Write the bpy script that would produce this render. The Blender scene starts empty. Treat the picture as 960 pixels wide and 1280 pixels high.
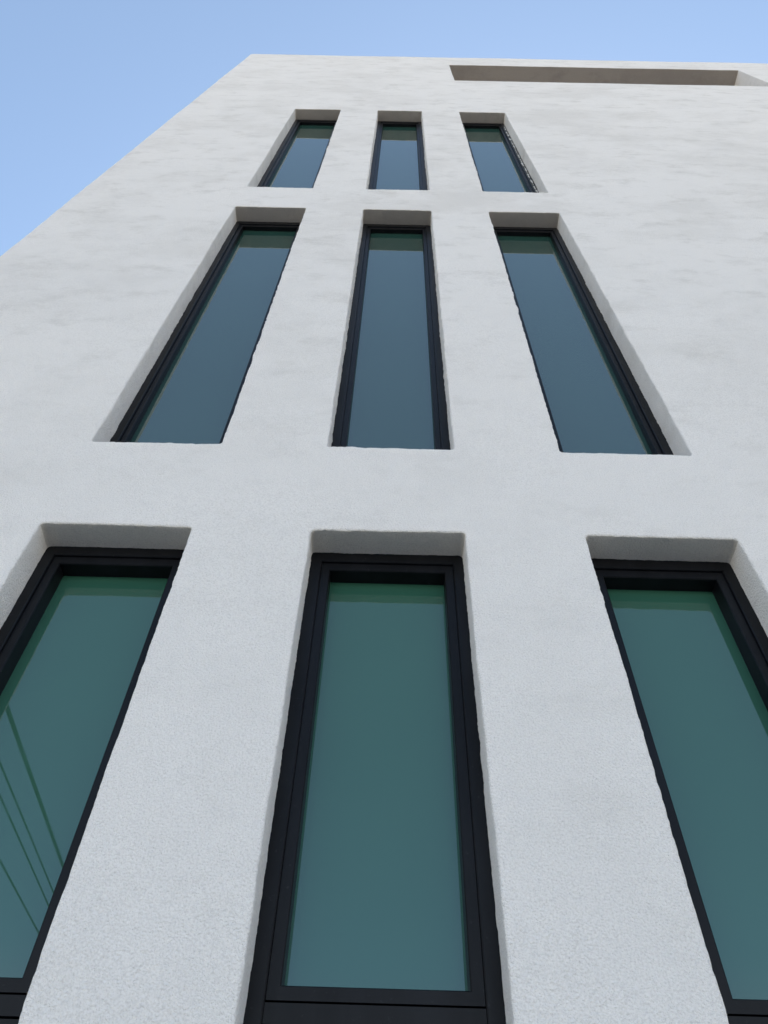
import bpy, bmesh, math, random
from mathutils import Vector, Matrix, noise
from mathutils.geometry import delaunay_2d_cdt
V=dict(psi=-.0152,th=.9227,rho=.0359,L1=-1.2485,L2=-.7066,M1=-.2697,M2=.2530,R1=.6907,R2=1.2288,E=-2.5638,S1=.7591,S2=5.3490,
 t1=2.1375,b2=2.6865,t2=6.0746,b3=6.6388,t3=10.1055,roof=14.9927,st=14.0940,sb=12.4813,D=.1239)
f=961.; EYE=1.5; Y0=1.7
S=bpy.context.scene; C=S.collection
F=Vector((math.sin(V['psi'])*math.cos(V['th']),math.cos(V['psi'])*math.cos(V['th']),math.sin(V['th'])))
R0=Vector((math.cos(V['psi']),-math.sin(V['psi']),0)); U0=R0.cross(F)
R=R0*math.cos(V['rho'])+U0*math.sin(V['rho']); U=U0*math.cos(V['rho'])-R0*math.sin(V['rho'])
cd=bpy.data.cameras.new('camera'); co=bpy.data.objects.new('camera',cd); C.objects.link(co)
M=Matrix.Identity(4)
for i in range(3): M[i][0]=R[i];M[i][1]=U[i];M[i][2]=-F[i]
M[2][3]=EYE
co.matrix_world=M; cd.sensor_fit='VERTICAL'; cd.sensor_height=36; cd.lens=f/1280*36; cd.clip_end=4000; cd.clip_start=.05
S.camera=co
S.view_settings.view_transform='Standard'; S.view_settings.look='None'; S.view_settings.exposure=0
def mixc(ns,ls,fac,A,B,mode='MIX'):
    n=ns.new('ShaderNodeMix'); n.data_type='RGBA'; n.blend_type=mode; n.clamp_result=False
    for s,i in ((fac,0),(A,6),(B,7)):
        if hasattr(s,'links'): ls.new(s,n.inputs[i])
        else: n.inputs[i].default_value=s if i==0 else (*s,1)
    return n.outputs[2]
def mrange(ns,ls,v,a,b,c=0.,d=1.,smooth=True):
    n=ns.new('ShaderNodeMapRange'); n.interpolation_type='SMOOTHSTEP' if smooth else 'LINEAR'
    for i,q in zip((1,2,3,4),(a,b,c,d)): n.inputs[i].default_value=q
    ls.new(v,n.inputs[0]); return n.outputs[0]
def zof(ns,ls,vec):
    n=ns.new('ShaderNodeSeparateXYZ'); ls.new(vec,n.inputs[0]); return n.outputs[2]
W=bpy.data.worlds.new('World'); S.world=W; W.use_nodes=True
nt=W.node_tree; bg=nt.nodes['Background']; sky=nt.nodes.new('ShaderNodeTexSky'); sky.sky_type='NISHITA'; sky.sun_disc=False
EL,AZ=math.radians(47),math.radians(14)
sky.sun_elevation=EL; sky.sun_rotation=AZ; sky.air_density=1.0; sky.dust_density=1.0; sky.ozone_density=1.5
wz=zof(nt.nodes,nt.links,nt.nodes.new('ShaderNodeTexCoord').outputs['Generated'])
c=mixc(nt.nodes,nt.links,1.0,sky.outputs[0],(1.3,1.52,1.6),'MULTIPLY')
hz=mixc(nt.nodes,nt.links,mrange(nt.nodes,nt.links,wz,.0,.38),(16.2,12.6,8.8),(.80,.85,.75))   # thin haze overhead, warm glow added at the horizon to brighten the wall
c=mixc(nt.nodes,nt.links,1.0,c,hz,'ADD')
nt.links.new(c,bg.inputs[0]); bg.inputs[1].default_value=.15
sl=bpy.data.lights.new('sun','SUN'); so=bpy.data.objects.new('sun',sl); C.objects.link(so); sl.energy=5; sl.angle=math.radians(.5); sl.color=(1,.93,.83)
so.rotation_euler=Vector((math.sin(AZ)*math.cos(EL),math.cos(AZ)*math.cos(EL),math.sin(EL))).to_track_quat('Z','Y').to_euler()
def mat(n):
    m=bpy.data.materials.new(n); m.use_nodes=True; return m,m.node_tree.nodes,m.node_tree.links,m.node_tree.nodes['Principled BSDF']
def nz(ns,ls,vec,scale,detail=4,rough=.55):
    n=ns.new('ShaderNodeTexNoise'); n.inputs['Scale'].default_value=scale; n.inputs['Detail'].default_value=detail; n.inputs['Roughness'].default_value=rough
    ls.new(vec,n.inputs['Vector']); return n.outputs[0]
def mp(ns,ls,vec,sc):
    n=ns.new('ShaderNodeMapping'); n.inputs['Scale'].default_value=sc; ls.new(vec,n.inputs['Vector']); return n.outputs[0]
def rmp(ns,ls,v,stops):
    n=ns.new('ShaderNodeValToRGB'); e=n.color_ramp.elements
    while len(e)<len(stops): e.new(.5)
    for q,(p,c) in zip(e,stops): q.position=p; q.color=(*c,1) if len(c)==3 else c
    ls.new(v,n.inputs[0]); return n.outputs[0]
def bump(ns,ls,h,st,dist,prev=None):
    n=ns.new('ShaderNodeBump'); n.inputs['Strength'].default_value=st; n.inputs['Distance'].default_value=dist
    ls.new(h,n.inputs['Height'])
    if prev is not None: ls.new(prev,n.inputs['Normal'])
    return n.outputs[0]
def stucco(name,c0,c1,c2):
    m,ns,ls,b=mat(name); g=ns.new('ShaderNodeTexCoord').outputs['Object']
    hi=mrange(ns,ls,zof(ns,ls,g),2.5,8.5,.3,1.0)                      # cleaner low down, more trowel stains higher up
    def fac(v,a,bb,top):
        q=mrange(ns,ls,v,a,bb,0,top); mm=ns.new('ShaderNodeMath'); mm.operation='MULTIPLY'; ls.new(q,mm.inputs[0]); ls.new(hi,mm.inputs[1]); return mm.outputs[0]
    cl=nz(ns,ls,mp(ns,ls,g,(.8,1,1.1)),1.0,7,.70); c=mixc(ns,ls,fac(cl,.43,.65,1.0),c0,c1)
    cl2=nz(ns,ls,mp(ns,ls,g,(1.7,2,2.9)),1.7,7,.74); c=mixc(ns,ls,fac(cl2,.49,.70,.8),c,c2)
    sp=nz(ns,ls,g,200,2,.6); c=mixc(ns,ls,.36,c,rmp(ns,ls,sp,[(.34,(.66,.65,.64)),(.54,(1,1,1))]),'MULTIPLY')
    ls.new(c,b.inputs['Base Color']); b.inputs['Roughness'].default_value=.92; b.inputs['Specular IOR Level'].default_value=.2
    n3=bump(ns,ls,nz(ns,ls,g,155,2,.7),1.0,.007)
    ls.new(n3,b.inputs['Normal']); return m
MW=stucco('white_plaster',(.905,.88,.848),(.815,.79,.755),(.715,.69,.652))
MS1=stucco('soffit_shade_plaster',(.66,.63,.585),(.59,.56,.52),(.54,.51,.47))  # plaster copies with underside shade put into the colour, deeper on upper rows
MS2=stucco('dark_soffit_shade_plaster',(.48,.445,.405),(.41,.38,.345),(.36,.335,.305))
MS=stucco('balcony_shade_plaster',(.40,.355,.31),(.345,.305,.27),(.31,.275,.245))  # darkest copy, shade of the balcony underside in its colour
def metal():
    m,ns,ls,b=mat('dark_metal'); g=ns.new('ShaderNodeTexCoord').outputs['Object']
    c=rmp(ns,ls,nz(ns,ls,mp(ns,ls,g,(8,8,1.5)),2,4),[(.35,(.0035,.004,.0055)),(.7,(.0075,.0085,.011))])
    dust=rmp(ns,ls,nz(ns,ls,g,60,3,.7),[(.64,(0,0,0)),(.8,(.3,.3,.3))]); c=mixc(ns,ls,dust,c,(.07,.075,.08))
    ls.new(c,b.inputs['Base Color']); b.inputs['Roughness'].default_value=.40; b.inputs['Specular IOR Level'].default_value=.2
    return m
MF=metal()
def glass(name,c0,c1,ior):
    m,ns,ls,b=mat(name); g=ns.new('ShaderNodeTexCoord').outputs['Object']
    c=rmp(ns,ls,nz(ns,ls,g,1.1,2),[(.3,c0),(.7,c1)]); ls.new(c,b.inputs['Base Color'])
    b.inputs['IOR'].default_value=ior
    ls.new(rmp(ns,ls,nz(ns,ls,g,9,4),[(.4,(.01,.01,.01)),(.8,(.035,.035,.035))]),b.inputs['Roughness'])
    ls.new(bump(ns,ls,nz(ns,ls,g,1.3,1),.06,.01),b.inputs['Normal']); return m
MG1=glass('green_tinted_glass',(.032,.112,.078),(.036,.120,.084),1.9)
MG2=glass('upper_tinted_glass',(.022,.064,.052),(.025,.070,.057),2.35)
def plain(name,col,ro=.6):
    m,ns,ls,b=mat(name); g=ns.new('ShaderNodeTexCoord').outputs['Object']
    ls.new(rmp(ns,ls,nz(ns,ls,g,5,3),[(.3,col),(.7,tuple(q*1.3 for q in col))]),b.inputs['Base Color']); b.inputs['Roughness'].default_value=ro; return m
def ground_mat(name,c0,c1,sc):
    m,ns,ls,b=mat(name); g=ns.new('ShaderNodeTexCoord').outputs['Object']
    ls.new(rmp(ns,ls,nz(ns,ls,g,sc,6,.65),[(.3,c0),(.7,c1)]),b.inputs['Base Color']); b.inputs['Roughness'].default_value=.9
    ls.new(bump(ns,ls,nz(ns,ls,g,80,2),.4,.005),b.inputs['Normal']); return m
def link(name,bm,mats,parent=None,smooth=False):
    me=bpy.data.meshes.new(name); bm.normal_update(); bm.to_mesh(me); bm.free()
    for m in (mats if isinstance(mats,list) else [mats]): me.materials.append(m)
    if smooth: me.polygons.foreach_set('use_smooth',[True]*len(me.polygons))
    o=bpy.data.objects.new(name,me); C.objects.link(o)
    if parent: o.parent=parent
    return o
def box(bm,x0,x1,y0,y1,z0,z1):
    v=[bm.verts.new(p) for p in [(x0,y0,z0),(x1,y0,z0),(x1,y1,z0),(x0,y1,z0),(x0,y0,z1),(x1,y0,z1),(x1,y1,z1),(x0,y1,z1)]]
    for q in [(3,2,1,0),(4,5,6,7),(0,1,5,4),(1,2,6,5),(2,3,7,6),(3,0,4,7)]: bm.faces.new([v[i] for i in q])
B=bpy.data.objects.new('building',None); C.objects.link(B); B.location=(0,Y0,0)
B['label']='white plastered building with nine tall narrow dark-framed windows in three rows'; B['category']='building'
def rr(x0,z0,x1,z1,rad,nx,nzv,na=4):
    o=[]
    rad=max(rad,1e-4)
    for (cx,cz,a0) in [(x1-rad,z0+rad,-90),(x1-rad,z1-rad,0),(x0+rad,z1-rad,90),(x0+rad,z0+rad,180)]:
        for i in range(na+1):
            t=math.radians(a0+90*i/na); o.append((cx+rad*math.cos(t),cz+rad*math.sin(t)))
        n=nzv if a0 in(-90,90) else nx
        t=math.radians(a0+90); pA=(cx+rad*math.cos(t),cz+rad*math.sin(t))
        nxt={-90:(x1,z1-rad),0:(x0+rad,z1),90:(x0,z0+rad),180:(x1-rad,z0)}[a0]
        for i in range(1,n): o.append((pA[0]+(nxt[0]-pA[0])*i/n,pA[1]+(nxt[1]-pA[1])*i/n))
    return o
E=EYE; D0=V['D']; DR=[.110,.113,.116]
H=((V['t2']-V['b2'])+(V['t3']-V['b3']))/2
def cols(ri):
    e=.012 if ri==0 else 0
    return [(V['L1'],V['L2']),(V['M1']-e,V['M2']+e),(V['R1'],V['R2'])]
rows=[(V['t1']-H+E,V['t1']+E),(V['b2']+E,V['t2']+E),(V['b3']+E,V['t3']+E)]
holes=[(x0,z0,x1,z1,DR[i]) for i,(z0,z1) in enumerate(rows) for (x0,x1) in cols(i)]
holes.append((V['S1'],V['sb']+E,V['S2'],V['st']+E,1.6))
X0,X1,Z0,Z1=V['E'],V['S2']+1.6,-.3,V['roof']+E
def wob(p):
    q=Vector(p)
    if q.y>.6: return q
    n1=noise.noise_vector(q*1.1); n2=noise.noise_vector(q*5.0+Vector((7,3,1))); n3=noise.noise_vector(q*19+Vector((1,9,4))); n4=noise.noise_vector(q*61)
    s=(.6+.7*min(1,max(0,(q.z-2.5)/4)))*(.35+1.3*abs(noise.noise(q*2.3)))*1.7
    return q+Vector((n1.x*.004+n2.x*.0018+s*(n3.x*.0028+n4.x*.0026), n1.y*.004+n2.y*.001+n3.y*.0005, n1.z*.004+n2.z*.0018+s*(n3.z*.0028+n4.z*.0026)))
bm=bmesh.new()
rb=.008; pts=[]; inner=[]; ringsets=[]
def add_hole(h):
    x0,z0,x1,z1,dep=h; nx=max(2,round((x1-x0)/.012)); nzv=max(2,round((z1-z0)/.012))
    if dep>1: nx,nzv=round((x1-x0)/.04),round((z1-z0)/.04)
    def ring(off): return rr(x0-off,z0-off,x1+off,z1+off,.016+off,nx,nzv)
    base=len(pts); pr=ring(rb); pts.extend(pr); inner.append(set(range(base,base+len(pr))))
    pts.extend(ring(rb+.010)); pts.extend(ring(rb+.035))
    seq=[]
    for kk in range(1,5):
        t=math.pi/2*kk/4; seq.append((rb*(1-math.sin(t)),rb*(1-math.cos(t))))
    for y in ([.016,dep*.4,dep*.75,dep+.03,dep+.08] if dep<1 else [.02,.08,.3,.8,1.6]): seq.append((0,y))
    ringsets.append((base,len(pr),[[(p[0],y,p[1]) for p in ring(o)] for o,y in seq]))
for h in holes: add_hole(h)
nxo,nzo=round((X1-X0)/.05),round((Z1-Z0)/.05); ro=.03
def oring(off): return rr(X0+off,Z0+off,X1-off,Z1-off,.09-off,nxo,nzo)
ob=len(pts); opr=oring(ro); pts.extend(opr); pts.extend(oring(ro+.035))
oseq=[(ro*(1-math.sin(math.pi/2*kk/4)),ro*(1-math.cos(math.pi/2*kk/4))) for kk in range(1,5)]+[(0,.3),(0,9.0)]
rng=random.Random(3); st=.085
for i in range(int((X1-X0)/st)+1):
    for j in range(int((Z1-Z0)/st)+1):
        xx=X0+i*st+rng.uniform(-.02,.02)+(st/2 if j%2 else 0); zz=Z0+j*st+rng.uniform(-.02,.02)
        if not(X0+.11<xx<X1-.11 and Z0+.11<zz<Z1-.11): continue
        if any(h[0]-.08<xx<h[2]+.08 and h[1]-.08<zz<h[3]+.08 for h in holes): continue
        pts.append((xx,zz))
ov,_,of,orig=delaunay_2d_cdt([Vector(p) for p in pts],[],[],0,1e-6)[:4]
bv=[bm.verts.new((p.x,0,p.y)) for p in ov]
o2n={}
for i,l in enumerate(orig):
    for q in l: o2n[q]=i
inn=[{o2n[i] for i in s} for s in inner]
for t in of:
    if any(all(i in s for i in t) for s in inn): continue
    try: bm.faces.new([bv[i] for i in reversed(t)])
    except ValueError: pass
def strip(prev,ring,flip):
    cur=[bm.verts.new(p) for p in ring]; n=len(cur); fs=[]
    for i in range(n):
        j=(i+1)%n; q=[prev[i],prev[j],cur[j],cur[i]]
        fs.append(bm.faces.new(q if flip else q[::-1]))
    return cur
for base,n,rg in ringsets:
    prev=[bv[o2n[base+i]] for i in range(n)]
    for g in rg: prev=strip(prev,g,True)
prev=[bv[o2n[ob+i]] for i in range(len(opr))]
for o,y in oseq: prev=strip(prev,[(p[0],y,p[1]) for p in oring(o)],False)
bm.faces.new(prev)
# shade painted into darker plaster copies on the undersides of the openings
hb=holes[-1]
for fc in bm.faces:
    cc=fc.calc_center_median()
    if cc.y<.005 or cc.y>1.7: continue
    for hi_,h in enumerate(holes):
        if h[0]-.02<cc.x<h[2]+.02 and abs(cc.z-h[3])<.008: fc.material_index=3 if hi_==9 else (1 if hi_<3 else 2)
for v in bm.verts: v.co=wob(v.co)
bmesh.ops.recalc_face_normals(bm,faces=bm.faces)
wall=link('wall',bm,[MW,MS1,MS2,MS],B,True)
bm=bmesh.new(); box(bm,hb[0]-.05,hb[2]+.05,1.55,1.75,hb[1]-.05,hb[3]+.05); link('balcony_wall',bm,MW,B)
def ringframe(bm,x0,z0,x1,z1,prof):
    L=[]
    for ins,y,te in prof: L.append([bm.verts.new(p) for p in [(x0+ins,y,z0+ins),(x1-ins,y,z0+ins),(x1-ins,y,z1-ins-te),(x0+ins,y,z1-ins-te)]])
    for A,Bq in zip(L,L[1:]+L[:1]):
        for i in range(4): bm.faces.new([A[i],A[(i+1)%4],Bq[(i+1)%4],Bq[i]])
fw,sw,te,ts=.038,.03,.008,.006
zt=2.215
def finish(bm): bmesh.ops.recalc_face_normals(bm,faces=bm.faces); return bm
def sash(x0,z0,x1,z1,D,par,gm,sw,gd):
    bm=bmesh.new(); ringframe(bm,x0,z0,x1,z1,[(0,D+.010,0),(sw-.003,D+.010,ts),(sw,D+.013,ts),(sw,D+.088,ts),(0,D+.088,0)])
    o=link('sash',finish(bm),MF,par)
    bm=bmesh.new(); box(bm,x0+sw-.004,x1-sw+.004,D+gd,D+gd+.012,z0+sw-.004,z1-sw-ts+.004); link('glass_pane',bm,gm,par)
for ri,(z0,z1) in enumerate(rows):
    D=DR[ri]
    for ci,(x0,x1) in enumerate(cols(ri)):
        bm=bmesh.new(); e=.016
        ringframe(bm,x0,z0,x1,z1,[(-e,D,0),(fw-.003,D,te),(fw,D+.003,te),(fw,D+.09,te),(-e,D+.09,0)])
        w=link('window',finish(bm),MF,B)
        w['label']=['ground floor','middle floor','top floor'][ri]+' tall narrow window, '+['left','centre','right'][ci]+' of its row'
        gm=MG1 if ri==0 else MG2
        a0,a1=x0+fw+.001,x1-fw-.001
        if ri==0:
            zs=zt-sw-.012
            sash(a0,zs,a1,z1-fw-te-.001,D,w,gm,sw,.070)
            bm=bmesh.new(); box(bm,a0,a1,D+.006,D+.08,zs-.046,zs-.006); link('transom',bm,MF,w)
            sash(a0,z0+fw+.001,a1,zs-.05,D,w,gm,sw,.070)
        else:
            sash(a0,z0+fw+.001,a1,z1-fw-te-.001,D,w,gm,.024,.046)
        if ri==2 and ci==2:      # pale plaster smear left along the right jamb
            bm=bmesh.new(); q=random.Random(8); prev=None
            for k in range(160):
                zc=z1-.2-(z1-z0-.4)*k/159; xc=x1-.018-.012*noise.noise((0,0,zc*4)); ww=max(.0008,.018*(noise.noise((3,1,zc*9))+noise.noise((5,2,zc*23))*.9+.3))
                cur=[bm.verts.new((max(xc-ww*q.uniform(.4,1),x1-fw+.004),D-.002,zc)),bm.verts.new((xc+ww*q.uniform(.4,1),D-.002,zc))]
                if prev: bm.faces.new([prev[0],prev[1],cur[1],cur[0]])
                prev=cur
            link('plaster_smear',finish(bm),plain('dried_plaster',(.50,.50,.48),.9),w)
# overhead cables running from the side of the building across the street
MC=plain('black_rubber',(.008,.008,.009),.8)
def cable(dx,dz,r,label,sag):
    A=Vector((-2.60,4.5+dx*2,5.25+dz)); dr=Vector((-1.27,-6,1.31))/6
    n=40; L=46; bm=bmesh.new(); prev=None
    for i in range(n+1):
        t=L*(i/n); p=A+dr*t+Vector((dx*min(1,t/3),0,-sag*4*(i/n)*(1-i/n)))
        cur=[bm.verts.new(p+Vector((math.cos(q),0,math.sin(q)))*r) for q in [k*math.pi/3 for k in range(6)]]
        if prev:
            for k in range(6): bm.faces.new([prev[k],prev[(k+1)%6],cur[(k+1)%6],cur[k]])
        else: bm.faces.new(cur)
        prev=cur
    bm.faces.new(prev)
    o=link('overhead_cable',finish(bm),MC,None,True); o['label']=label; o['category']='cable'; o['group']='overhead cables mirrored in the lower left window'
cable(0,0,.027,'thickest dark overhead cable mirrored in the lower left window, rightmost of the cables',0)
cable(-.28,-.05,.013,'thin overhead cable mirrored beside the thickest one in the lower left window',.1)
cable(-.45,-.05,.013,'thin overhead cable mirrored third from the right in the lower left window',.15)
cable(-.8,-.2,.014,'lowest thin overhead cable mirrored at the left border of the lower left window',.1)
def struct(name,bm,m):
    o=link(name,bm,m); o['kind']='structure'; return o
bm=bmesh.new(); v=[bm.verts.new(p) for p in [(-1500,-1500,-.16),(1500,-1500,-.16),(1500,1500,-.16),(-1500,1500,-.16)]]; bm.faces.new(v)
struct('ground',bm,ground_mat('dry_ground',(.40,.345,.28),(.50,.445,.37),.4))
bm=bmesh.new(); box(bm,-60,60,-1.6,Y0+12,-.5,0); struct('pavement',bm,ground_mat('concrete_paving',(.44,.415,.38),(.56,.53,.49),1.5))
bm=bmesh.new(); box(bm,-60,60,-9,-1.605,-.5,-.12); struct('road',bm,ground_mat('worn_asphalt',(.16,.155,.15),(.22,.215,.205),2))
